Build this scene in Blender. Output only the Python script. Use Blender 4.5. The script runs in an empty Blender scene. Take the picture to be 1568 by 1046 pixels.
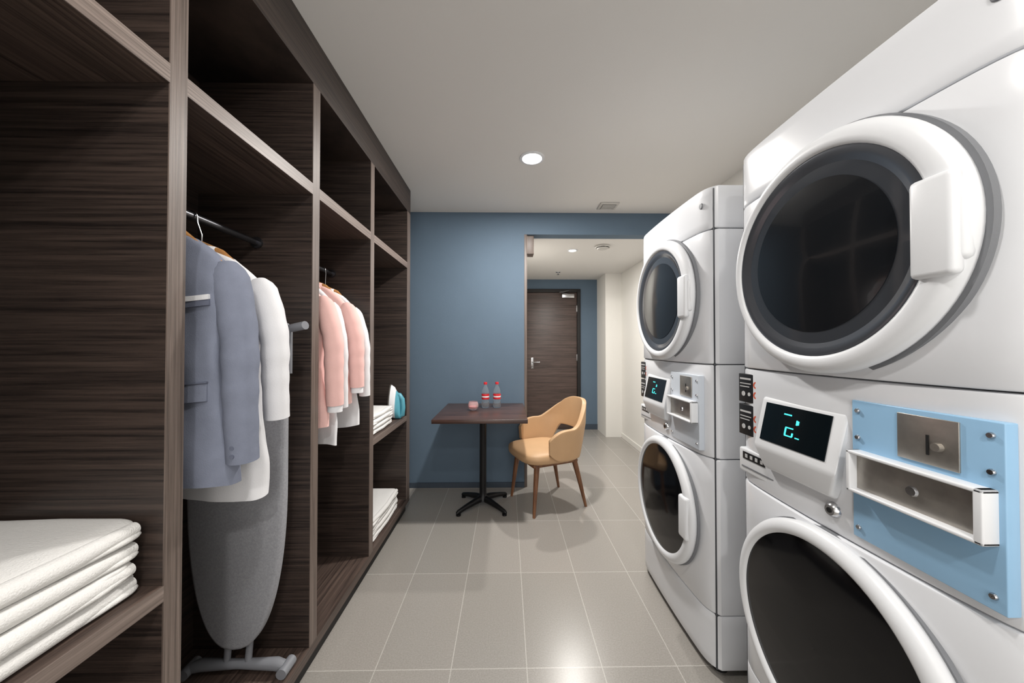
import bpy, bmesh, math, random
from mathutils import Vector, Matrix, noise
random.seed(4)
S = bpy.context.scene
COL = S.collection
try:
    S.view_settings.view_transform = 'Standard'
    S.view_settings.look = 'None'
except Exception as e:
    print(e)

def lin(c):
    return tuple(((v/255)/12.92 if v/255 <= .04045 else (((v/255)+.055)/1.055)**2.4) for v in c)

# ---------------------------------------------------------------- materials
def new_mat(name):
    m = bpy.data.materials.new(name); m.use_nodes = True
    nt = m.node_tree
    return m, nt, nt.nodes['Principled BSDF']

def mat(name, c, rough=.5, metal=0, bump=0, bscale=200, var=0, vscale=6, coat=0, trans=0, ior=1.45, emit=0, spec=None, bdist=.004):
    m, nt, b = new_mat(name)
    c = lin(c)
    b.inputs['Base Color'].default_value = (*c, 1)
    b.inputs['Roughness'].default_value = rough
    b.inputs['Metallic'].default_value = metal
    b.inputs['IOR'].default_value = ior
    b.inputs['Coat Weight'].default_value = coat
    b.inputs['Transmission Weight'].default_value = trans
    if spec is not None: b.inputs['Specular IOR Level'].default_value = spec
    if emit:
        b.inputs['Emission Color'].default_value = (*c, 1)
        b.inputs['Emission Strength'].default_value = emit
    tc = nt.nodes.new('ShaderNodeTexCoord')
    if bump:
        n = nt.nodes.new('ShaderNodeTexNoise'); n.inputs['Scale'].default_value = bscale
        n.inputs['Detail'].default_value = 4
        nt.links.new(tc.outputs['Object'], n.inputs['Vector'])
        bp = nt.nodes.new('ShaderNodeBump'); bp.inputs['Strength'].default_value = bump
        bp.inputs['Distance'].default_value = bdist
        nt.links.new(n.outputs['Fac'], bp.inputs['Height'])
        nt.links.new(bp.outputs['Normal'], b.inputs['Normal'])
    if var:
        n = nt.nodes.new('ShaderNodeTexNoise'); n.inputs['Scale'].default_value = vscale
        n.inputs['Detail'].default_value = 5
        nt.links.new(tc.outputs['Object'], n.inputs['Vector'])
        r = nt.nodes.new('ShaderNodeValToRGB')
        r.color_ramp.elements[0].position = .3; r.color_ramp.elements[1].position = .7
        r.color_ramp.elements[0].color = (*[v*(1-var) for v in c], 1)
        r.color_ramp.elements[1].color = (*[min(1, v*(1+var)) for v in c], 1)
        nt.links.new(n.outputs['Fac'], r.inputs['Fac'])
        nt.links.new(r.outputs['Color'], b.inputs['Base Color'])
    return m

def wood(name, dark, light, grain='h', rough=.45, fine=110):
    m, nt, b = new_mat(name)
    tc = nt.nodes.new('ShaderNodeTexCoord')
    mp = nt.nodes.new('ShaderNodeMapping')
    mp.inputs['Scale'].default_value = {'h': (2.2, 2.2, fine), 'v': (fine, fine, 2.2), 't': (2.2, fine, fine), 'y': (fine, 2.2, fine)}[grain]
    nt.links.new(tc.outputs['Object'], mp.inputs['Vector'])
    n = nt.nodes.new('ShaderNodeTexNoise'); n.inputs['Scale'].default_value = 1
    n.inputs['Detail'].default_value = 6; n.inputs['Roughness'].default_value = .7
    nt.links.new(mp.outputs['Vector'], n.inputs['Vector'])
    r = nt.nodes.new('ShaderNodeValToRGB')
    r.color_ramp.elements[0].position = .36; r.color_ramp.elements[1].position = .66
    r.color_ramp.elements[0].color = (*lin(dark), 1)
    r.color_ramp.elements[1].color = (*lin(light), 1)
    nt.links.new(n.outputs['Fac'], r.inputs['Fac'])
    nt.links.new(r.outputs['Color'], b.inputs['Base Color'])
    b.inputs['Roughness'].default_value = rough
    bp = nt.nodes.new('ShaderNodeBump'); bp.inputs['Strength'].default_value = .15; bp.inputs['Distance'].default_value = .002
    nt.links.new(n.outputs['Fac'], bp.inputs['Height']); nt.links.new(bp.outputs['Normal'], b.inputs['Normal'])
    return m

def floor_mat():
    m, nt, b = new_mat('floor_tiles')
    tc = nt.nodes.new('ShaderNodeTexCoord')
    mp = nt.nodes.new('ShaderNodeMapping'); mp.inputs['Location'].default_value = (-.08+3, -1.94+5.7, 0)
    nt.links.new(tc.outputs['Object'], mp.inputs['Vector'])
    br = nt.nodes.new('ShaderNodeTexBrick')
    br.offset = 0; br.squash = 1
    br.inputs['Scale'].default_value = 1
    br.inputs['Brick Width'].default_value = .3
    br.inputs['Row Height'].default_value = .57
    br.inputs['Mortar Size'].default_value = .0021
    br.inputs['Mortar Smooth'].default_value = .2
    br.inputs['Color1'].default_value = (*lin((158, 153, 147)), 1)
    br.inputs['Color2'].default_value = (*lin((152, 148, 142)), 1)
    br.inputs['Mortar'].default_value = (*lin((186, 182, 176)), 1)
    nt.links.new(mp.outputs['Vector'], br.inputs['Vector'])
    n = nt.nodes.new('ShaderNodeTexNoise'); n.inputs['Scale'].default_value = 170; n.inputs['Detail'].default_value = 6
    n.inputs['Roughness'].default_value = .8
    nt.links.new(tc.outputs['Object'], n.inputs['Vector'])
    r = nt.nodes.new('ShaderNodeValToRGB')
    r.color_ramp.elements[0].position = .35; r.color_ramp.elements[1].position = .65
    r.color_ramp.elements[0].color = (.80, .80, .80, 1); r.color_ramp.elements[1].color = (1.12, 1.12, 1.12, 1)
    nt.links.new(n.outputs['Fac'], r.inputs['Fac'])
    mx = nt.nodes.new('ShaderNodeMix'); mx.data_type = 'RGBA'; mx.blend_type = 'MULTIPLY'
    mx.inputs[0].default_value = 1
    nt.links.new(br.outputs['Color'], mx.inputs[6]); nt.links.new(r.outputs['Color'], mx.inputs[7])
    nt.links.new(mx.outputs[2], b.inputs['Base Color'])
    b.inputs['Roughness'].default_value = .26
    return m

M = {}
M['floor'] = floor_mat()
M['ceil'] = mat('ceiling_paint', (222, 220, 217), .9, bump=.05, bscale=60)
M['white_wall'] = mat('white_wall_paint', (228, 226, 221), .85, bump=.05, bscale=60)
M['blue'] = mat('blue_wall_paint', (92, 110, 127), .75, bump=.08, bscale=90, var=.03, vscale=3)
M['skirt'] = mat('skirting_paint', (62, 72, 84), .6, bump=.05)
M['wood_h'] = wood('laminate_horizontal', (28, 22, 20), (72, 60, 54), 'h')
M['wood_edge_v'] = wood('laminate_edge_vertical', (80, 69, 63), (126, 112, 104), 'v', fine=160)  # lighter than the panels: light on the front edges put into the colour
M['wood_edge_h'] = wood('laminate_edge_horizontal', (92, 80, 74), (142, 128, 120), 'y', fine=160)  # board fronts lightened too, the light they catch is in the colour
M['wood_board'] = wood('laminate_board', (54, 44, 40), (98, 82, 74), 'y')
M['door_wood'] = wood('door_veneer', (56, 44, 40), (92, 76, 70), 'h', fine=60)
M['table_wood'] = wood('table_walnut', (48, 33, 30), (88, 64, 56), 't', rough=.28, fine=70)
M['leg_wood'] = wood('chair_leg_wood', (92, 58, 38), (140, 96, 64), 'v', rough=.4, fine=60)
M['plinth'] = mat('plinth_black', (26, 24, 24), .6, bump=.05)
M['leather'] = mat('tan_leather', (190, 154, 116), .48, bump=.15, bscale=260, var=.05)
M['enamel'] = mat('white_enamel', (224, 226, 230), .25, bump=.02, bscale=40, coat=.3)
M['plastic'] = mat('white_plastic', (226, 228, 231), .32, bump=.02, bscale=300)
M['seam'] = mat('seam_dark', (70, 72, 76), .6, bump=.02)
M['gasket'] = mat('gasket_grey', (120, 122, 126), .5, bump=.05)
M['trimgrey'] = mat('door_grey_trim', (92, 95, 101), .2, metal=.5, bump=.03, bscale=20)
M['glass_dark'] = mat('smoked_glass', (24, 26, 29), .12, coat=.2, bump=.01, bscale=3, spec=.4)
M['glass_mid'] = mat('smoked_glass_ring', (58, 61, 66), .1, coat=.4, bump=.01, bscale=3)
M['glass_black'] = mat('washer_glass', (14, 14, 16), .08, bump=.01, bscale=3, spec=.35)
M['rubber'] = mat('black_rubber', (20, 20, 21), .6, bump=.05)
M['steel'] = mat('brushed_steel', (170, 165, 158), .36, metal=.85, bump=.06, bscale=90, var=.16, vscale=22)
M['chrome'] = mat('chrome', (190, 190, 192), .2, metal=1, bump=.01)
M['rod'] = mat('rod_metal', (96, 96, 100), .3, metal=.9, bump=.02)
M['film_blue'] = mat('blue_protective_film', (146, 186, 218), .25, bump=.10, bscale=10, var=.05)
M['panel_grey'] = mat('coin_panel_grey', (200, 207, 216), .35, bump=.05, bscale=14)
M['label'] = mat('black_label', (24, 24, 27), .4, bump=.02)
M['label_w'] = mat('label_print', (196, 196, 196), .5, bump=.02)
M['orange'] = mat('label_orange', (216, 92, 60), .5, bump=.02)
M['teal_led'] = mat('led_teal', (70, 225, 225), .5, emit=1.1)
M['display'] = mat('display_glass', (10, 18, 22), .1, bump=.01)
M['blazer'] = mat('blue_grey_cloth', (122, 128, 145), .9, bump=.25, bscale=420, var=.06, vscale=30)
M['blazer_d'] = mat('blue_grey_cloth_dark', (100, 105, 122), .9, bump=.2, bscale=420)
M['pink'] = mat('pink_cloth', (236, 192, 186), .9, bump=.2, bscale=400, var=.03, vscale=20)
M['shirt'] = mat('white_cloth', (228, 228, 231), .9, bump=.15, bscale=300)
M['towel'] = mat('terry_towel', (232, 231, 229), .95, bump=.5, bscale=300)
M['iron_cloth'] = mat('ironing_cover', (150, 151, 156), .9, bump=.25, bscale=360, var=.12, vscale=160)
M['grey_plastic'] = mat('grey_plastic', (128, 130, 136), .45, bump=.03)
M['hanger'] = wood('hanger_wood', (168, 116, 66), (204, 152, 96), 't', fine=60)
M['black_metal'] = mat('black_metal', (20, 20, 22), .4, metal=.3, bump=.05)
M['water'] = mat('clear_bottle', (244, 249, 252), .05, trans=.92, ior=1.12, bump=.01)
M['red'] = mat('red_label', (205, 34, 44), .4, bump=.02)
M['candle'] = mat('pink_glass', (252, 226, 226), .08, trans=.75, ior=1.2, bump=.01)
M['candle_wax'] = mat('pink_wax', (240, 170, 172), .5, bump=.02)
M['teal'] = mat('teal_plastic', (86, 158, 176), .35, bump=.02)
M['lamp'] = mat('lamp_diffuser', (255, 252, 246), .5, emit=14)
M['grille'] = mat('grille_white', (198, 196, 192), .6, bump=.02)
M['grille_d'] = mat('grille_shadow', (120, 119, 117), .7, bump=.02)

# ---------------------------------------------------------------- helpers
def empty(name, loc=(0, 0, 0), rotz=0):
    e = bpy.data.objects.new(name, None); COL.objects.link(e)
    e.location = loc; e.rotation_euler = (0, 0, rotz); e.empty_display_size = .1
    return e

def mkobj(name, verts, faces, m, parent=None, world=True, smooth=True, ang=40):
    me = bpy.data.meshes.new(name); me.from_pydata([tuple(v) for v in verts], [], faces); me.update()
    bm = bmesh.new(); bm.from_mesh(me); bmesh.ops.recalc_face_normals(bm, faces=bm.faces); bm.to_mesh(me); bm.free()
    if smooth:
        me.shade_smooth(); me.set_sharp_from_angle(angle=math.radians(ang))
    o = bpy.data.objects.new(name, me); COL.objects.link(o)
    if m: me.materials.append(m)
    if parent:
        o.parent = parent
        if world: o.matrix_parent_inverse = Matrix.Translation(-Vector(parent.location))
    return o

def box(name, x0, x1, y0, y1, z0, z1, m, parent=None, bev=0, world=True, seg=3):
    v = [(x, y, z) for x in (x0, x1) for y in (y0, y1) for z in (z0, z1)]
    f = [(0, 1, 3, 2), (4, 6, 7, 5), (0, 4, 5, 1), (2, 3, 7, 6), (0, 2, 6, 4), (1, 5, 7, 3)]
    o = mkobj(name, v, f, m, parent, world, smooth=False)
    if bev:
        bm = bmesh.new(); bm.from_mesh(o.data)
        bmesh.ops.bevel(bm, geom=bm.edges[:], offset=bev, segments=seg, profile=.5, affect='EDGES')
        bm.to_mesh(o.data); bm.free()
        o.data.shade_smooth(); o.data.set_sharp_from_angle(angle=math.radians(40))
    return o

def sweep(name, pts, rad, m, parent=None, world=True, seg=12, flat=1.0, cap=True):
    pts = [Vector(p) for p in pts]
    if not hasattr(rad, '__len__'): rad = [rad]*len(pts)
    vs, fs = [], []
    prev = None
    for i, p in enumerate(pts):
        a = pts[max(0, i-1)]; b = pts[min(len(pts)-1, i+1)]
        t = (b-a).normalized()
        if prev is None:
            ref = Vector((0, 1, 0)) if abs(t.dot(Vector((0, 1, 0)))) < .9 else Vector((1, 0, 0))
            n = (ref - t*ref.dot(t)).normalized()
        else:
            n = (prev - t*prev.dot(t)).normalized()
        prev = n
        bn = t.cross(n)
        for k in range(seg):
            th = 2*math.pi*k/seg
            d = n*math.cos(th)*flat + bn*math.sin(th)
            vs.append(p + d*rad[i])
    for i in range(len(pts)-1):
        for k in range(seg):
            a = i*seg+k; b = i*seg+(k+1) % seg
            fs.append((a, b, b+seg, a+seg))
    if cap:
        fs.append(tuple(range(seg))[::-1]); fs.append(tuple((len(pts)-1)*seg+k for k in range(seg)))
    return mkobj(name, vs, fs, m, parent, world, ang=50)

def lathe(name, prof, c, m, parent=None, world=True, axis='z', seg=40, ang=40, sy=1.0):
    vs, fs = [], []
    for p in prof:
        r, h = p[0], p[1]; off = p[2] if len(p) > 2 else 0
        for k in range(seg):
            th = 2*math.pi*k/seg
            if axis == 'z': vs.append((c[0]+r*math.cos(th), c[1]+r*math.sin(th)*sy, c[2]+h))
            else: vs.append((c[0]+h, c[1]+off+r*math.cos(th), c[2]+r*math.sin(th)))
    n = len(prof)
    for i in range(n-1):
        for k in range(seg):
            a = i*seg+k; b = i*seg+(k+1) % seg
            fs.append((a, b, b+seg, a+seg))
    return mkobj(name, vs, fs, m, parent, world, ang=ang)

def pillow(name, c, h, m, parent=None, e1=.55, e2=.22, amp=.004, seed=0, nu=64, nv=16, world=True, freq=7, sag=0):
    vs, fs = [], []
    def sp(x, e): return math.copysign(abs(x)**e, x)
    for j in range(nv+1):
        v = -math.pi/2+math.pi*j/nv
        for i in range(nu):
            u = 2*math.pi*i/nu
            p = Vector((h[0]*sp(math.cos(v), e1)*sp(math.cos(u), e2), h[1]*sp(math.cos(v), e1)*sp(math.sin(u), e2), h[2]*sp(math.sin(v), e1)))
            d = noise.noise_vector(p*freq+Vector((seed*3.1, seed, 7)))*amp
            zz = -sag*((p.y/h[1])**4*.6+max(0, p.x/h[0])**4*.5)
            vs.append(Vector(c)+p+Vector((d.x*1.6, d.y*1.6, d.z*.6+zz)))
    for j in range(nv):
        for i in range(nu):
            a = j*nu+i; b = j*nu+(i+1) % nu
            fs.append((a, b, b+nu, a+nu))
    o = mkobj(name, vs, fs, m, parent, world, ang=180)
    bm = bmesh.new(); bm.from_mesh(o.data); bmesh.ops.remove_doubles(bm, verts=bm.verts, dist=1e-5)
    bm.to_mesh(o.data); bm.free()
    return o

# ---------------------------------------------------------------- room shell
H = 2.5; CH = 2.30; YW = 3.11
XL = -1.22; XR = 1.62; Y0 = -1.6
box('floor', XL-.1, XR+.2, Y0-.1, 5.4, -.1, 0, M['floor'])
box('ceiling', XL-.1, XR+.2, Y0-.1, YW+.12, H, H+.1, M['ceil'])
box('ceiling_corridor', XL-.1, XR+.2, YW+.12, 5.4, CH, CH+.1, M['ceil'])
box('wall_left', XL-.1, XL, Y0, 5.3, 0, H, M['white_wall'])
box('wall_right', XR, XR+.1, Y0, 4.78, 0, H, M['white_wall'])
box('wall_front', XL, XR, Y0-.1, Y0, 0, H, M['white_wall'])
box('wall_back', XL, .16, YW, YW+.12, 0, H, M['blue'])
box('wall_header', .16, XR, YW, YW+.12, CH, H, M['blue'])
box('wall_corridor_left', .04, .14, YW+.12, 5.23, 0, CH, M['white_wall'])
box('wall_corridor_column', 1.39, XR+.1, 4.78, 5.23, 0, CH, M['white_wall'])
box('wall_corridor_end', XL, .26, 5.23, 5.33, 0, CH, M['blue'])
box('wall_corridor_end_side', 1.13, XR+.1, 5.23, 5.33, 0, CH, M['blue'])
box('wall_corridor_end_top', .26, 1.13, 5.23, 5.33, 2.15, CH, M['blue'])
box('baseboard_back', XL, .16, YW-.012, YW, 0, .045, M['skirt'])
box('baseboard_corridor_end', 1.14, 1.39, 5.218, 5.23, 0, .08, M['skirt'])
box('baseboard_corridor_right', 1.608, 1.62, 2.2, 4.78, 0, .06, M['white_wall'])
box('trim_1', .16, .185, YW+.0, YW+.15, 0, CH, M['wood_edge_v'], bev=.002)
box('trim_2', .185, .25, YW+.03, YW+.15, 2.13, CH, M['wood_edge_v'], bev=.002)
# door
d = empty('door_1', (.7, 5.24, 0))
box('frame_left', .26, .31, 5.2, 5.32, 0, 2.15, M['plinth'], d, .003)
box('frame_right', 1.08, 1.13, 5.2, 5.32, 0, 2.15, M['plinth'], d, .003)
box('frame_top', .31, 1.08, 5.2, 5.32, 2.10, 2.15, M['plinth'], d, .003)
box('leaf', .313, 1.077, 5.225, 5.27, .005, 2.098, M['door_wood'], d, .002)
box('handle_plate', .37, .41, 5.215, 5.225, .93, 1.1, M['chrome'], d, .004)
sweep('lever', [(.39, 5.225, 1.03), (.39, 5.17, 1.03), (.40, 5.165, 1.03), (.50, 5.165, 1.03)], .009, M['chrome'], d)
lathe('lock', [(0, -.01), (.018, -.01), (.018, 0)], (.39, 5.215, .96), M['chrome'], d)
box('closer_body', .84, 1.03, 5.17, 5.225, 2.01, 2.07, M['chrome'], d, .006)
sweep('closer_arm', [(.93, 5.18, 2.075), (.78, 5.08, 2.08), (.95, 5.19, 2.12)], .008, M['chrome'], d)
for hz in (.3, 1.1, 1.85):
    box('hinge', 1.068, 1.082, 5.21, 5.226, hz-.05, hz+.05, M['chrome'], d, .002)

# ---------------------------------------------------------------- wardrobe shelving
XF = -.757; XB = -1.2
w = empty('wardrobe_shelving', (-.98, 1.2, 0))
posts = [(-.46, -.42), (.20, .24), (.772, .814), (1.338, 1.386), (1.905, 1.955), (2.603, 2.68)]
for i, (a, b) in enumerate(posts):
    box('partition_%d' % i, XB, XF-.003, a+.001, b-.001, .12, 2.49, M['wood_h'], w)
    box('partition_edge_%d' % i, XF-.003, XF, a, b, .12, 2.31, M['wood_edge_v'], w)
box('back_panel', XB-.015, XB, -.46, 2.68, 0, 2.49, M['wood_h'], w)
box('header', XF-.02, XF, -.46, 2.68, 2.31, 2.498, M['wood_h'], w)
box('header_board', XB, XF-.02, -.46, 2.68, 2.31, 2.33, M['wood_h'], w)
box('plinth', XB, XF-.03, -.46, 2.68, 0, .08, M['plinth'], w)
for i in range(len(posts)-1):
    a = posts[i][1]; b = posts[i+1][0]
    box('bottom_board_%d' % i, XB, XF-.003, a, b, .08, .12, M['wood_board'], w)
    box('upper_board_%d' % i, XB, XF-.003, a, b, 1.872, 1.915, M['wood_board'], w)
    box('upper_board_edge_%d' % i, XF-.003, XF, a, b, 1.872, 1.915, M['wood_edge_h'], w)
    if i in (0, 1, 4):
        box('low_board_%d' % i, XB, XF-.003, a, b, .715, .75, M['wood_board'], w)
        box('low_board_edge_%d' % i, XF-.003, XF, a, b, .715, .75, M['wood_edge_h'], w)
box('bottom_edge', XF-.003, XF, -.46, 2.68, .08, .12, M['wood_board'], w)
RX, RZ = -.97, 1.68
for i in (2, 3):
    a = posts[i][1]; b = posts[i+1][0]
    sweep('rod_%d' % i, [(RX, a, RZ), (RX, b, RZ)], .0115, M['rod'], w)
    for yy, s in ((a, 1), (b, -1)):
        sweep('rod_flange', [(RX, yy, RZ), (RX, yy+s*.008, RZ)], .022, M['rod'], w)

# ---------------------------------------------------------------- garments
def garment(name, cx, cy, ztop, zbot, hw, m, sl_end, dep=.055, seed=0, lapel=None, flare=1.0, sl_r=.046, out=.03, cuff=None, pocket=False, tuck=.008, ymax=.09):
    e = empty(name, (cx, cy, ztop))
    L = ztop-zbot
    nt_, nk = 48, 72
    vs, fs = [], []
    for i in range(nt_+1):
        t = i/nt_
        z = ztop-L*t
        dz = ztop-z
        if dz < .13:
            q = dz/.13
            wv = .06+(hw-.06)*(q**.72)
        else:
            q = (dz-.13)/(L-.13)
            wv = hw*(1-.11*math.sin(min(1, q*1.2)*math.pi)+.01*q*flare)-.012*min(1, q*4)
        dp = .032+(dep-.032)*min(1, dz/.14)
        dp *= 1+.10*t*flare
        for k in range(nk):
            th = 2*math.pi*k/nk
            cxx, sx = math.cos(th), math.sin(th)
            x = math.copysign(abs(cxx)**.8, cxx)*wv
            y = math.copysign(abs(sx)**.7, sx)*dp
            fold = .5*math.sin(th*4+seed+t*1.5)+.3*math.sin(th*7-seed*2-t*2)
            y *= 1+fold*(.06+.22*flare*t**2)
            y += .016*noise.noise(Vector((x*7+seed*3, z*6, seed)))+.007*noise.noise(Vector((x*22+seed, z*9, 3)))
            y = ymax*math.tanh(y/ymax*1.15)/1.0 if ymax < .08 else y
            zz = z
            if t > .9: zz -= .010*flare*math.sin(th*2+seed)*(t-.9)/.1
            vs.append((cx+x, cy+y, zz))
    for i in range(nt_):
        for k in range(nk):
            a = i*nk+k; b = i*nk+(k+1) % nk
            fs.append((a, b, b+nk, a+nk))
    fs.append(tuple(range(nk))[::-1])
    mkobj('body', vs, fs, m, e, ang=180)
    for s in (1, -1):
        o2 = out if s == 1 else min(out, .01)
        p, r = [], []
        zs = ztop-.085
        n = 26
        for i in range(n+1):
            q = i/n
            x = cx+s*(hw-.045+(o2+.035)*math.sin(min(1, q*1.9)*math.pi/2))
            z = zs-(zs-sl_end)*q
            y = cy+tuck-.014*math.sin(q*math.pi)-.006*q
            p.append((x, y, z))
            rr = sl_r*(1-.20*q)*(1+.035*math.sin(q*38+seed*2)*math.sin(q*3))
            if i == 0: rr *= .55
            if i == 1: rr *= .85
            r.append(rr)
        p.append((p[-1][0], p[-1][1], p[-1][2]+.004)); r.append(r[-1]*.8)
        sweep('sleeve', p, r, m, e, seg=24, flat=.95)
        if cuff:
            c0 = Vector(p[-2])
            sweep('cuff', [c0+Vector((0, 0, .005)), c0-Vector((0, 0, .03))], r[-3]*.85, cuff, e, seg=16, flat=.9)
        elif pocket:
            for q in range(3):
                c0 = Vector(p[-2])+Vector((.0, -r[-3]*.93, .02+q*.022))
                sweep('sleeve_button', [c0, c0-Vector((0, .004, 0))], .006, M['blazer_d'], e, seg=10)
    lathe('collar', [(.062, -.02), (.056, .0), (.048, .020), (.042, .020), (.046, -.01)], (cx, cy, ztop-.002), m, e, seg=24, ang=180, sy=.72)
    if lapel:
        yf = cy-dep*1.10
        for s in (1, -1):
            v = [(cx+s*.045, cy-.040, ztop+.01), (cx+s*.085, yf, ztop-.07), (cx+s*.105, yf-.004, ztop-.14), (cx+s*.075, yf-.004, ztop-.17), (cx+s*.09, yf-.004, ztop-.19), (cx+s*.012, yf-.006, ztop-.36), (cx+s*.006, yf, ztop-.30), (cx+s*.03, cy-.042, ztop-.05)]
            vv = v+[(a, b+.008, c) for a, b, c in v]
            k = len(v)
            ff = [tuple(range(k)), tuple(range(k, 2*k))[::-1]]+[(j, (j+1) % k, (j+1) % k+k, j+k) for j in range(k)]
            mkobj('lapel', vv, ff, lapel, e, smooth=False)
        for bz in (.40, .5):
            sweep('button', [(cx+.01, yf+.004, ztop-bz), (cx+.01, yf-.008, ztop-bz)], .010, M['blazer_d'], e)
    if pocket:
        def surf(x, z):
            best = None
            for v_ in vs:
                if v_[1] < cy:
                    dd = (v_[0]-x)**2+(v_[2]-z)**2
                    if best is None or dd < best[0]: best = (dd, v_[1])
            return best[1]
        def strip(nm, xa, xb, z0_, z1_, h, mm, lift=.003):
            n = 8; V = []; F = []
            for i in range(n+1):
                q = i/n; x = xa+(xb-xa)*q; zz = z0_+(z1_-z0_)*q
                yt = surf(x, zz)-lift
                V += [(x, yt, zz), (x, yt-.0005, zz-h), (x, yt+.006, zz-h), (x, yt+.006, zz)]
            for i in range(n):
                for j in range(4):
                    F.append((i*4+j, i*4+(j+1) % 4, (i+1)*4+(j+1) % 4, (i+1)*4+j))
            F.append((0, 1, 2, 3)); F.append((n*4, n*4+3, n*4+2, n*4+1))
            mkobj(nm, V, F, mm, e, smooth=False)
        strip('pocket_square', cx+.07, cx+.175, ztop-.187, ztop-.173, .013, M['shirt'], .005)
        strip('chest_welt', cx+.07, cx+.175, ztop-.199, ztop-.185, .016, M['blazer_d'], .004)
        strip('pocket_flap', cx+.06, cx+.165, ztop-.41, ztop-.402, .045, M['blazer'], .004)
        strip('pocket_seam', cx+.058, cx+.167, ztop-.405, ztop-.397, .004, M['blazer_d'], .006)
    hz = ztop+.012
    sweep('hanger_arm', [(cx-hw+.05, cy, ztop-.085), (cx-.06, cy, hz-.012), (cx, cy, hz+.012), (cx+.06, cy, hz-.012), (cx+hw-.05, cy, ztop-.085)], [.006, .012, .014, .012, .006], M['hanger'], e)
    hk = [(cx, cy, hz+.012), (cx, cy, hz+.045)]
    hk.append((RX-.020 if cx < RX else RX+.017, cy, RZ-.02))
    for k in range(9):
        a = (-10+200*k/8)*math.pi/180
        sgn = 1 if cx >= RX else -1
        hk.append((RX+sgn*.0155*math.cos(a), cy, RZ+.0155*math.sin(a)))
    sweep('hanger_hook', hk, .0022, M['chrome'], e, seg=8)
    return e

garment('suit_jacket', -.935, .925, 1.585, .915, .222, M['blazer'], .975, dep=.048, seed=1, lapel=M['blazer_d'], pocket=True, sl_r=.046, out=.018, flare=.4, tuck=.008, ymax=.075)
garment('dress_shirt', -.940, 1.062, 1.565, .825, .215, M['shirt'], 1.06, dep=.034, seed=3, out=.03, sl_r=.042, flare=.8, ymax=.055, tuck=.006)
garment('pink_blazer', -.955, 1.468, 1.57, .93, .205, M['pink'], 1.03, dep=.032, seed=5, lapel=M['pink'], out=.03, sl_r=.043, cuff=M['shirt'], flare=.6, ymax=.050, tuck=.004)
garment('dress_shirt_2', -.955, 1.580, 1.56, .83, .19, M['shirt'], 1.0, dep=.024, seed=7, out=.02, sl_r=.034, flare=.6, ymax=.045, tuck=.004)  # a white shirt, same kind as the dress shirt in the other bay
garment('pink_blazer_2', -.955, 1.694, 1.57, 1.0, .20, M['pink'], 1.08, dep=.032, seed=9, lapel=M['pink'], out=.03, sl_r=.041, cuff=M['shirt'], flare=.6, ymax=.050, tuck=.004)  # second pink jacket, same kind as the pink blazer
garment('dress_shirt_3', -.955, 1.808, 1.56, .86, .19, M['shirt'], 1.02, dep=.024, seed=11, out=.03, sl_r=.034, flare=.6, ymax=.045, tuck=.004)  # another white shirt, same kind as the dress shirt

# ---------------------------------------------------------------- ironing board
BX, BY = -.948, 1.24
ib = empty('ironing_board', (BX, BY, .12))
def outline_board():
    pts = []
    zb, zt = .222, 1.20
    n = 70
    for i in range(n+1):
        t = (i/n)**1.3
        z = zb+(zt-zb)*t
        a = 1-(1-min(1, t/.60))**2.2
        ww = .168*a**.42
        if t > .93: ww *= math.sqrt(max(0, 1-((t-.93)/.07)**2))*.35+.65
        pts.append((ww, z))
    return pts
ol = outline_board()
prof = [(ww, z) for ww, z in ol]+[(-ww, z) for ww, z in ol[::-1]]
loop = []
for p in prof:
    if not loop or (abs(p[0]-loop[-1][0])+abs(p[1]-loop[-1][1])) > 1e-5: loop.append(p)
if abs(loop[0][0]-loop[-1][0])+abs(loop[0][1]-loop[-1][1]) < 1e-5: loop.pop()
vs, fs = [], []
k = len(loop); cz = .70
layers = [(.93, -.022), (.975, -.02), (1, -.010), (1, .006), (.97, .014)]
for sc, yy in layers:
    for (x, z) in loop:
        vs.append((BX+x*sc, BY-.01+yy, cz+(z-cz)*(1-(1-sc)*.35)))
for i in range(len(layers)-1):
    for j in range(k):
        fs.append((i*k+j, i*k+(j+1) % k, (i+1)*k+(j+1) % k, (i+1)*k+j))
fs.append(tuple(range(k))); fs.append(tuple((len(layers)-1)*k+j for j in range(k))[::-1])
mkobj('padded_cover', vs, fs, M['iron_cloth'], ib, ang=60)
sweep('foot_bar', [(BX-.16, BY, .142), (BX-.13, BY, .150), (BX, BY, .152), (BX+.13, BY, .150), (BX+.155, BY, .142)], [.018, .020, .015, .020, .018], M['grey_plastic'], ib)
sweep('foot_end', [(BX-.172, BY-.03, .138), (BX-.172, BY+.03, .138)], .018, M['grey_plastic'], ib)
sweep('foot_end', [(BX+.165, BY-.03, .138), (BX+.165, BY+.03, .138)], .018, M['grey_plastic'], ib)
for xx in (BX-.045, BX+.03):
    sweep('leg_tube', [(xx, BY, .15), (xx, BY+.017, .3), (xx, BY+.022, 1.1)], .011, M['grey_plastic'], ib)
box('iron_rest', -.855, -.79, BY, BY+.022, 1.14, 1.345, M['grey_plastic'], ib, .010)
sweep('rest_frame', [(-.86, BY+.01, 1.18), (-.86, BY+.01, 1.34), (-.845, BY+.01, 1.355), (-.795, BY+.01, 1.355), (-.785, BY+.01, 1.34), (-.785, BY+.01, 1.18)], .007, M['grey_plastic'], ib)
sweep('handle', [(-.80, BY+.005, 1.340), (-.75, BY-.02, 1.345), (-.705, BY-.035, 1.352)], [.012, .015, .015], M['grey_plastic'], ib)

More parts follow.
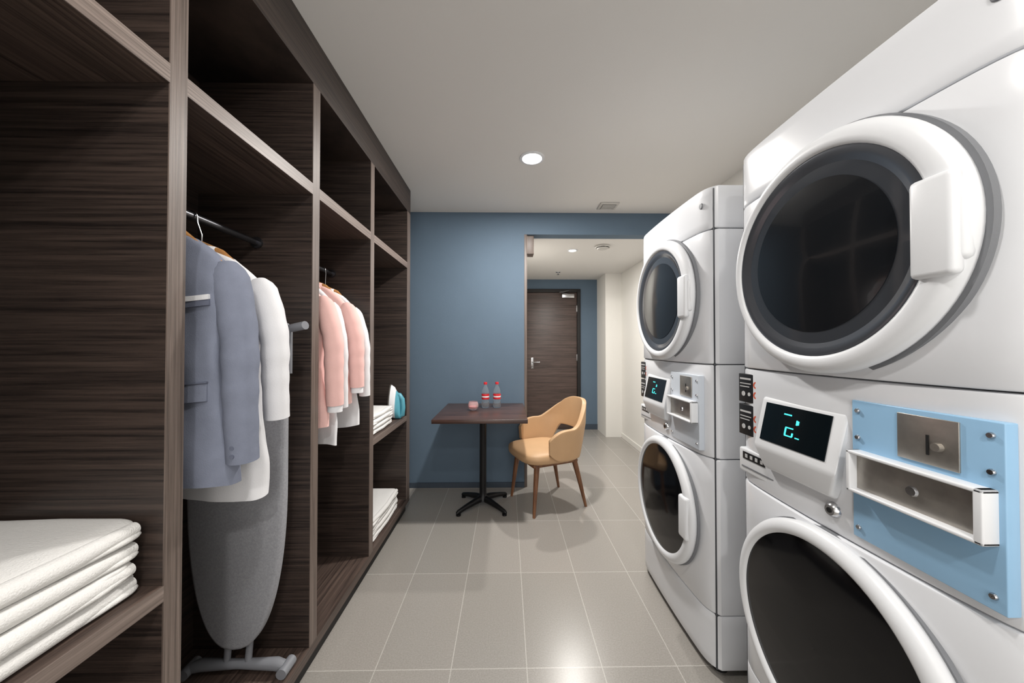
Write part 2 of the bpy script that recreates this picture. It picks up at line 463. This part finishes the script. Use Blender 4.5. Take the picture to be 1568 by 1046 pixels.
# ---------------------------------------------------------------- towels
def towels(name, x0, x1, y0, y1, z0, n, th, seed=0, amp=.006):
    e = empty(name, ((x0+x1)/2, (y0+y1)/2, z0))
    rnd = random.Random(seed)
    for i in range(n):
        dx = rnd.uniform(-.010, .004); dy = rnd.uniform(-.014, .0)
        for s in range(2):
            zc = z0+th*(i+.25+.5*s)
            sh = .006 if s else 0
            top = i == n-1 and s
            pillow('towel_fold', ((x0+x1)/2+dx-sh*.5, (y0+y1)/2+dy, zc+.0006), ((x1-x0)/2-sh, (y1-y0)/2-sh*.4, th*.275), M['towel'], e, e1=.5, e2=.12, amp=amp*(1.6 if top else 1), seed=seed+i*2+s, nu=144, nv=16, freq=11, sag=.006 if i >= n-2 else .0)
        xf = x1+dx-.012
        P = [(xf-.010, y0+.02+dy), (xf+.001, y0*.75+y1*.25+dy), (xf+.004, y0*.5+y1*.5+dy), (xf+.001, y0*.25+y1*.75+dy), (xf-.006, y1-.012+dy)]
        sweep('fold_wrap', [(a, b, z0+th*(i+.5)+rnd.uniform(-.003, .002)) for a, b in P], [th*.36, th*.44, th*.47, th*.45, th*.34], M['towel'], e, seg=20, flat=1)
    return e
towels('folded_towel_stack', -1.14, -.780, .27, .764, .753, 4, .039, 1)
towels('folded_towel_stack', -1.10, -.775, 1.98, 2.38, .753, 4, .031, 21, .004)
towels('folded_towel_stack', -1.10, -.775, 2.02, 2.50, .123, 4, .034, 41, .004)

# ---------------------------------------------------------------- steam iron
ir = empty('steam_iron', (-.83, 2.50, .75))
def tear(sc, x, zt, zb=.0, shift=0):
    r = []
    for k in range(36):
        a = 2*math.pi*k/36
        u = math.cos(a)
        z = (u+1)/2
        wv = abs(math.sin(a))
        wy = .058*sc*(wv**.8)*(1-.55*max(0, z)**1.3)*1.25
        r.append((x, math.copysign(wy, math.sin(a)), zb+(zt-zb)*z+shift))
    return r
def iron_part(nm, lys, m):
    vs, fs = [], []
    for r in lys: vs += [(-.845+a, 2.50+b, .75+c) for a, b, c in r]
    n = 36
    for i in range(len(lys)-1):
        for j in range(n): fs.append((i*n+j, i*n+(j+1) % n, (i+1)*n+(j+1) % n, (i+1)*n+j))
    fs.append(tuple(range(n))); fs.append(tuple((len(lys)-1)*n+j for j in range(n))[::-1])
    mkobj(nm, vs, fs, m, ir, ang=50)
iron_part('soleplate', [tear(1, 0, .25, .01), tear(1, .008, .25, .01)], M['steel'])
iron_part('shell', [tear(.98, .008, .245, .008), tear(.95, .03, .23, .005), tear(.78, .045, .20, .002)], M['plastic'])
iron_part('water_tank', [tear(.80, .042, .205, .002), tear(.72, .064, .18, .002), tear(.5, .075, .12, .002)], M['teal'])
sweep('handle', [(-.808, 2.5, .925), (-.780, 2.5, .922), (-.760, 2.5, .89), (-.755, 2.5, .83), (-.758, 2.5, .78), (-.79, 2.5, .768)], [.016, .017, .018, .018, .017, .018], M['teal'], ir)

# ---------------------------------------------------------------- table
t = empty('cafe_table', (-.19, 2.75, 0))
box('top', -.528, .148, 2.40, 3.085, .733, .762, M['table_wood'], t, .003)
box('under_plate', -.33, -.05, 2.62, 2.88, .723, .733, M['black_metal'], t, .002)
lathe('column', [(.001, .05), (.045, .05), (.04, .075), (.029, .09), (.027, .12), (.027, .70), (.035, .72), (.035, .724)], (-.19, 2.75, 0), M['black_metal'], t, seg=24)
for a in (45, 135, 225, 315):
    ca, sa = math.cos(math.radians(a)), math.sin(math.radians(a))
    pp = [(-.19+ca*q, 2.75+sa*q*.9, z) for q, z in ((.0, .062), (.08, .058), (.18, .042), (.25, .026), (.262, .02))]
    sweep('foot', pp, [.026, .024, .018, .015, .010], M['black_metal'], t, seg=12)
    lathe('glide', [(.001, 0), (.018, 0), (.018, .012), (.001, .02)], (-.19+ca*.245, 2.75+sa*.245*.9, 0), M['black_metal'], t, seg=16)

for bx, by in ((-.178, 2.86), (-.082, 2.87)):
    b = empty('water_bottle', (bx, by, .763))
    lathe('bottle', [(.0005, .002), (.026, .001), (.031, .008), (.031, .05), (.029, .055), (.0305, .062), (.0305, .13), (.027, .15), (.018, .172), (.0125, .182), (.0125, .195), (.0005, .195)], (bx, by, .763), M['water'], b, seg=28)
    lathe('label', [(.0302, .072), (.0322, .074), (.0322, .114), (.0302, .116)], (bx, by, .763), M['red'], b, seg=28)
    lathe('label_band', [(.0323, .088), (.0328, .089), (.0328, .098), (.0323, .099)], (bx, by, .763), M['plastic'], b, seg=28)
    lathe('cap', [(.0005, .213), (.0135, .213), (.0145, .21), (.0145, .195), (.012, .194)], (bx, by, .763), M['red'], b, seg=24)
cb = empty('candle_holder', (-.27, 2.76, .763))
lathe('bowl', [(.0005, 0), (.022, .0), (.036, .012), (.042, .032), (.040, .052), (.034, .068), (.031, .068), (.037, .05), (.038, .032), (.03, .016), (.0005, .010)], (-.27, 2.76, .763), M['candle'], cb, seg=28)
lathe('wax', [(.0005, .030), (.032, .029), (.033, .026), (.028, .016), (.0005, .012)], (-.27, 2.76, .763), M['candle_wax'], cb, seg=24)
sweep('wick', [(-.27, 2.76, .79), (-.269, 2.76, .805)], .0015, M['rubber'], cb, seg=6)

# ---------------------------------------------------------------- armchair
ch = empty('armchair', (.320, 2.82, 0), math.radians(203))
pillow('seat', (.03, 0, .425), (.245, .25, .052), M['leather'], ch, e1=.5, e2=.5, amp=.003, world=False, freq=4)
nu_, nv_ = 64, 14
vs, fs = [], []
def shell_pt(tt, v):
    ph = math.radians(112)*tt
    a = abs(tt)
    sm = lambda x: x*x*(3-2*x)
    zt_ = .838-.050*min(1, a/.35)**2.4-.145*sm(min(1, max(0, (a-.28)/.42)))-.075*max(0, (a-.75)/.25)**2
    zb_ = .585-.175*sm(min(1, max(0, (a-.26)/.22)))+.06*max(0, (a-.8)/.2)**2
    z = zb_+(zt_-zb_)*v
    rx = .25+.10*(z-.42); ry = .262+.07*(z-.42)
    cxx = math.cos(ph); sx = math.sin(ph)
    x = -math.copysign(abs(cxx)**.85, cxx)*rx
    y = math.copysign(abs(sx)**.8, sx)*ry
    x -= .10*max(0, z-.45)*max(0, cxx)
    y *= 1-.22*max(0, (z-.66)/.18)
    return Vector((x, y, z))
for j in range(nv_+1):
    for i in range(nu_+1):
        tt = -1+2*i/nu_
        vs.append(shell_pt(tt, j/nv_))
for j in range(nv_):
    for i in range(nu_):
        a = j*(nu_+1)+i
        fs.append((a, a+1, a+nu_+2, a+nu_+1))
sh = mkobj('back_shell', vs, fs, M['leather'], ch, world=False, ang=180)
md = sh.modifiers.new('sol', 'SOLIDIFY'); md.thickness = .036; md.offset = 0
md = sh.modifiers.new('bev', 'BEVEL'); md.width = .014; md.segments = 3; md.limit_method = 'ANGLE'; md.angle_limit = math.radians(50)
box('seat_frame', -.19, .21, -.19, .19, .355, .385, M['leg_wood'], ch, .01, world=False)
for (x0_, y0_, x1_, y1_) in ((.17, .17, .215, .205), (.17, -.17, .215, -.205), (-.16, .17, -.25, .205), (-.16, -.17, -.25, -.205)):
    sweep('leg', [(x0_, y0_, .385), (x0_*.6+x1_*.4, y0_*.6+y1_*.4, .24), (x1_, y1_, .0)], [.023, .019, .011], M['leg_wood'], ch, world=False, seg=14)

# ---------------------------------------------------------------- stacked washer / dryer
def plan(z_in=0, bulge=.022, xoff=0):
    W = .343-z_in
    D = .70
    pts = []
    n = 32
    for i in range(n+1):
        u = -1+2*i/n
        u = math.sin(u*math.pi/2)
        y = u*W
        x = -bulge*(1-u*u)+.035*abs(u)**14+z_in+xoff
        pts.append((x, y))
    pts.append((D-z_in, W)); pts.append((D-z_in, -W))
    return pts
def section(nm, z0, z1, m, e, b0=0.022, b1=0.022, xo0=0, xo1=0):
    vs, fs = [], []
    r = .005
    lv = [(z0, r, 0), (z0+r*.3, r*.3, 0), (z0+r, 0, 0)]
    ns = 6
    for i in range(1, ns): lv.append((z0+r+(z1-z0-2*r)*i/ns, 0, i/ns))
    lv += [(z1-r, 0, 1), (z1-r*.3, r*.3, 1), (z1, r, 1)]
    for z, ins, q in lv:
        for (x, y) in plan(ins, b0+(b1-b0)*q, xo0+(xo1-xo0)*q): vs.append((x, y, z))
    k = len(plan())
    for i in range(len(lv)-1):
        for j in range(k): fs.append((i*k+j, i*k+(j+1) % k, (i+1)*k+(j+1) % k, (i+1)*k+j))
    fs.append(tuple(range(k))[::-1]); fs.append(tuple((len(lv)-1)*k+j for j in range(k)))
    return mkobj(nm, vs, fs, m, e, world=False, ang=30)

def washer(cy, film):
    e = empty('stacked_washer_dryer', (.79, cy, 0))
    B = lambda nm, *a, **k: box(nm, *a, e, k.get('bev', 0), world=False)
    B('inner_core', .02, .69, -.335, .335, .03, 1.9, M['seam'])
    section('kick_panel', .03, .236, M['enamel'], e, .010, .016)
    section('washer_front', .239, .837, M['enamel'], e, .016, .026)
    section('console', .840, 1.205, M['enamel'], e, .018, .018)
    section('dryer_front', 1.208, 1.739, M['enamel'], e, .026, .020)
    section('top_cap', 1.742, 1.91, M['enamel'], e, .020, .012)
    for fx in (.06, .62):
        for fy in (-.29, .29):
            lathe('foot', [(.001, 0), (.028, 0), (.028, .012), (.012, .016), (.012, .04)], (fx, fy, 0), M['rubber'], e, world=False, seg=16)
    # dryer door
    c = (-.010, -.004, 1.497)
    lathe('dryer_gasket', [(.26, .0), (.289, .0), (.289, -.013), (.27, -.014)], c, M['gasket'], e, world=False, axis='x', seg=96)
    lathe('dryer_door_ring', [(.272, -.010), (.281, -.014), (.284, -.024), (.280, -.036), (.270, -.044, .001), (.258, -.047, .004), (.248, -.045, .008), (.243, -.040, .010), (.241, -.034, .010)], c, M['plastic'], e, world=False, axis='x', seg=96, ang=60)
    lathe('dryer_trim_ring', [(.2425, -.038, .010), (.236, -.040, .010), (.222, -.034, .010), (.190, -.022, .010)], c, M['trimgrey'], e, world=False, axis='x', seg=96, ang=60)
    lathe('dryer_glass_ring', [(.212, -.030, .010), (.165, -.030, .010)], c, M['glass_mid'], e, world=False, axis='x', seg=96)
    lathe('dryer_glass', [(.182, -.0315, .010), (.12, -.036, .010), (.06, -.038, .010), (.0005, -.039, .010)], c, M['glass_dark'], e, world=False, axis='x', seg=96, ang=180)
    B('dryer_handle', -.066, -.042, -.276, -.211, 1.397, 1.573, M['plastic'], bev=.010)
    B('dryer_handle_root', -.056, -.03, -.282, -.25, 1.42, 1.555, M['plastic'], bev=.012)
    # washer door
    c = (-.014, -.004, .555)
    lathe('washer_gasket', [(.25, .0), (.283, .0), (.283, -.010), (.26, -.012)], c, M['gasket'], e, world=False, axis='x', seg=96)
    lathe('washer_door_ring', [(.270, -.006), (.279, -.010), (.281, -.022), (.275, -.034), (.262, -.040, .001), (.250, -.040, .004), (.243, -.035, .006), (.240, -.028, .006)], c, M['plastic'], e, world=False, axis='x', seg=96, ang=60)
    lathe('washer_glass', [(.2415, -.031, .006), (.18, -.037, .006), (.1, -.041, .004), (.0005, -.043, .004)], c, M['glass_black'], e, world=False, axis='x', seg=96, ang=180)
    B('washer_handle', -.064, -.036, -.268, -.205, .48, .655, M['plastic'], bev=.011)
    # display housing
    hy0, hy1 = -.054, .206
    TX, BXx = -.018, -.048
    v = [(TX, hy0, 1.125), (TX, hy1, 1.125), (BXx, hy1, .985), (BXx, hy0, .985), (BXx+.015, hy1-.02, .925), (BXx+.015, hy0+.03, .925),
         (.01, hy0, 1.137), (.01, hy1, 1.137), (.01, hy1-.02, .905), (.01, hy0+.03, .905)]
    f = [(0, 1, 2, 3), (3, 2, 4, 5), (0, 6, 7, 1), (5, 4, 8, 9), (0, 3, 5, 9, 6), (1, 7, 8, 4, 2), (6, 9, 8, 7)]
    o = mkobj('display_housing', v, f, M['plastic'], e, world=False, smooth=False)
    bm = bmesh.new(); bm.from_mesh(o.data); bmesh.ops.bevel(bm, geom=bm.edges[:], offset=.008, segments=3, profile=.5, affect='EDGES'); bm.to_mesh(o.data); bm.free()
    o.data.shade_smooth(); o.data.set_sharp_from_angle(angle=math.radians(30))
    def slope(y0, y1, s0, s1, lift, nm, m):
        A = Vector((TX, 0, 1.125)); Bv = Vector((BXx, 0, .985)); D = Bv-A
        N = Vector((D.z, 0, -D.x)).normalized()
        if N.x > 0: N = -N
        P = []
        for l in (lift, -.001):
            for (yy, ss) in ((y0, s0), (y1, s0), (y1, s1), (y0, s1)):
                q = A+D*ss+N*l; P.append((q.x, yy, q.z))
        mkobj(nm, P, [(0, 1, 2, 3), (4, 7, 6, 5), (0, 4, 5, 1), (1, 5, 6, 2), (2, 6, 7, 3), (3, 7, 4, 0)], m, e, world=False, smooth=False)
    slope(-.022, .182, .08, .84, .002, 'display', M['display'])
    for a in ((.088, .112, .22, .245), (.066, .070, .30, .39), (.062, .066, .31, .38),
              (.076, .100, .46, .482), (.076, .100, .61, .632), (.097, .101, .48, .615), (.074, .078, .55, .615), (.054, .066, .61, .63)):
        slope(*a, .0032, 'led_segment', M['teal_led'])
    X = lambda y: -.018*(1-(y/.343)**2)+.035*abs(y/.343)**14
    for z0_, z1_ in ((1.095, 1.188), (.988, 1.088)):
        B('sticker', X(.28)-.003, X(.28)+.016, .228, .326, z0_, z1_, M['label'], bev=.002)
        xs = X(.28)-.0036
        for dz_, m_ in ((.028, 'orange'), (.060, 'orange')):
            lathe('sticker_ring', [(.006, -.0008), (.011, -.0008), (.011, 0)], (xs, .246, z0_+dz_), M[m_], e, world=False, axis='x', seg=20)
        lathe('sticker_dot', [(.0005, -.0008), (.008, -.0008), (.008, 0)], (xs, .302, z0_+.028), M['label_w'], e, world=False, axis='x', seg=20)
        lathe('sticker_dot', [(.0005, -.0008), (.006, -.0008), (.006, 0)], (xs, .276, z0_+.028), M['label_w'], e, world=False, axis='x', seg=20)
        B('sticker_text', xs-.0006, xs, .268, .318, z0_+.074, z0_+.080, M['label_w'])
        B('sticker_text', xs-.0006, xs, .268, .318, z0_+.060, z0_+.063, M['label_w'])
        B('sticker_text', xs-.0006, xs, .275, .318, z0_+.050, z0_+.053, M['label_w'])
    B('badge_plate', -.012, .02, .150, .320, .868, .945, M['plastic'], bev=.006)
    B('badge_black', -.0135, -.010, .205, .300, .912, .935, M['label'], bev=.0005)
    for q in range(4): B('badge_stripe', -.0145, -.0125, .212+q*.022, .222+q*.022, .918, .929, M['label_w'])
    B('badge_line', -.0135, -.010, .165, .305, .885, .889, M['gasket'])
    lathe('badge_screw', [(.0005, -.003), (.004, -.003), (.005, 0)], (-.012, .168, .925), M['chrome'], e, world=False, axis='x', seg=14)
    lathe('key_lock', [(.0005, -.012), (.012, -.012), (.016, -.008), (.018, 0)], (-.018, -.018, .893), M['chrome'], e, world=False, axis='x', seg=24)
    lathe('key_slot', [(.0005, -.0135), (.006, -.0135), (.006, -.011)], (-.018, -.018, .893), M['rubber'], e, world=False, axis='x', seg=16)
    # coin unit
    B('coin_panel', -.022, .0, -.300, -.066, .862, 1.160, film, bev=.002)
    for yy in (-.285, -.079):
        for zz in (.885, 1.080, 1.138):
            lathe('screw', [(.0005, -.004), (.004, -.004), (.0055, -.001), (.0055, 0)], (-.022, yy, zz), M['chrome'], e, world=False, axis='x', seg=12)
    B('coin_slot_plate', -.025, -.02, -.248, -.156, 1.064, 1.150, M['steel'], bev=.001)
    B('coin_slot', -.0265, -.024, -.207, -.203, 1.082, 1.118, M['rubber'])
    lathe('coin_knob', [(.0005, -.008), (.007, -.008), (.008, 0)], (-.025, -.221, 1.10), M['steel'], e, world=False, axis='x', seg=16)
    fy0, fy1, fz0, fz1 = -.292, -.077, .966, 1.054
    B('drawer_top', -.049, -.02, fy0, fy1, fz1-.007, fz1, M['plastic'], bev=.0025)
    B('drawer_bottom', -.049, -.02, fy0, fy1, fz0, fz0+.007, M['plastic'], bev=.0025)
    B('drawer_side', -.049, -.02, fy0, fy0+.012, fz0, fz1, M['plastic'], bev=.0025)
    B('drawer_side', -.049, -.02, fy1-.008, fy1, fz0, fz1, M['plastic'], bev=.0025)
    B('drawer_front', -.032, -.02, fy0+.010, fy1-.006, fz0+.005, fz1-.005, M['steel'])
    lathe('drawer_lock', [(.0005, -.004), (.008, -.004), (.010, 0)], (-.032, -.186, 1.008), M['chrome'], e, world=False, axis='x', seg=20)
    lathe('top_badge', [(.0005, -.004), (.010, -.004), (.012, 0)], (X(-.29), -.29, 1.845), M['gasket'], e, world=False, axis='x', seg=20)
    return e
washer(.816, M['film_blue'])
washer(1.655, M['panel_grey'])

# ---------------------------------------------------------------- ceiling fittings
def area(name, loc, r, p, col=(1, .965, .92), parent=None, spread=180):
    l = bpy.data.lights.new(name, 'AREA'); l.shape = 'DISK'; l.size = r*2; l.energy = p; l.color = col
    l.spread = math.radians(spread)
    o = bpy.data.objects.new(name, l); COL.objects.link(o); o.location = loc
    if parent:
        o.parent = parent; o.matrix_parent_inverse = Matrix.Translation(-Vector(parent.location))
    return o
def downlight(x, y, z, r, p):
    e = empty('ceiling_downlight', (x, y, z))
    lathe('trim_ring', [(r+.018, 0), (r+.018, -.004), (r+.002, -.007), (r, -.002)], (x, y, z), M['plastic'], e, seg=40)
    lathe('diffuser', [(.0005, -.003), (r, -.003)], (x, y, z), M['lamp'], e, seg=40)
    area('lamp', (x, y, z-.009), r, p, parent=e)
downlight(.164, 2.20, H, .062, 40)
downlight(-.05, .30, H, .060, 10)
downlight(.164, -.9, H, .060, 20)
downlight(.70, 3.62, CH, .038, 26)
fill = empty('fill_panel_1', (.2, Y0+.03, 1.3))  # framed fill panel added behind the camera, not a known window
for nm, a in (('frame_l', (-1.02, -.97, .25, 2.35)), ('frame_r', (1.37, 1.42, .25, 2.35))):
    box(nm, a[0], a[1], Y0, Y0+.05, a[2], a[3], M['plastic'], fill, .004)
box('frame_t', -1.02, 1.42, Y0, Y0+.05, 2.35, 2.40, M['plastic'], fill, .004)
box('frame_b', -1.02, 1.42, Y0, Y0+.05, .20, .25, M['plastic'], fill, .004)
l = bpy.data.lights.new('fill_light', 'AREA'); l.shape = 'RECTANGLE'; l.size = 2.3; l.size_y = 2.05; l.energy = 25; l.color = (1, .985, .97)  # added area light, soft frontal fill for ceiling, floor and back wall
lo = bpy.data.objects.new('fill_light', l); COL.objects.link(lo); lo.location = (.2, Y0+.04, 1.3); lo.rotation_euler = (math.radians(90), 0, 0)
lo.parent = fill; lo.matrix_parent_inverse = Matrix.Translation(-Vector(fill.location))

vent = empty('ceiling_vent', (.98, 3.46, CH))
lathe('rim', [(.075, 0), (.08, -.012), (.07, -.02), (.055, -.012)], (.98, 3.46, CH), M['grille'], vent, seg=36)
lathe('disc', [(.0005, -.034), (.05, -.032), (.058, -.024), (.05, -.02), (.0005, -.02)], (.98, 3.46, CH), M['grille'], vent, seg=36)
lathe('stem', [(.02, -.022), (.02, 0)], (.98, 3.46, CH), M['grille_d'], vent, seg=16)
g = empty('ceiling_grille', (.88, 2.94, H))
box('frame', .80, .96, 2.87, 3.01, H-.012, H, M['grille'], g, .003)
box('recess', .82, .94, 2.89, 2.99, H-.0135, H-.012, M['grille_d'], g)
for i in range(4): box('slat', .825, .935, 2.90+i*.025, 2.912+i*.025, H-.017, H-.013, M['grille'], g)
sp = empty('ceiling_sprinkler', (.71, 4.7, CH))
lathe('rosette', [(.001, -.006), (.03, -.005), (.034, 0)], (.71, 4.7, CH), M['chrome'], sp, seg=24)
lathe('head', [(.008, 0), (.008, -.03), (.018, -.034), (.018, -.037), (.001, -.037)], (.71, 4.7, CH), M['chrome'], sp, seg=16)

# ---------------------------------------------------------------- world + camera
wd = bpy.data.worlds.new('world'); S.world = wd; wd.use_nodes = True
wd.node_tree.nodes['Background'].inputs[0].default_value = (.5, .5, .5, 1)
wd.node_tree.nodes['Background'].inputs[1].default_value = .3
cam = bpy.data.cameras.new('camera'); cam.lens = 12; cam.sensor_width = 36; cam.clip_start = .01
co = bpy.data.objects.new('camera', cam); COL.objects.link(co)
co.location = (0, 0, 1.28); co.rotation_euler = (math.radians(90+.72), 0, math.radians(-.88))
S.camera = co
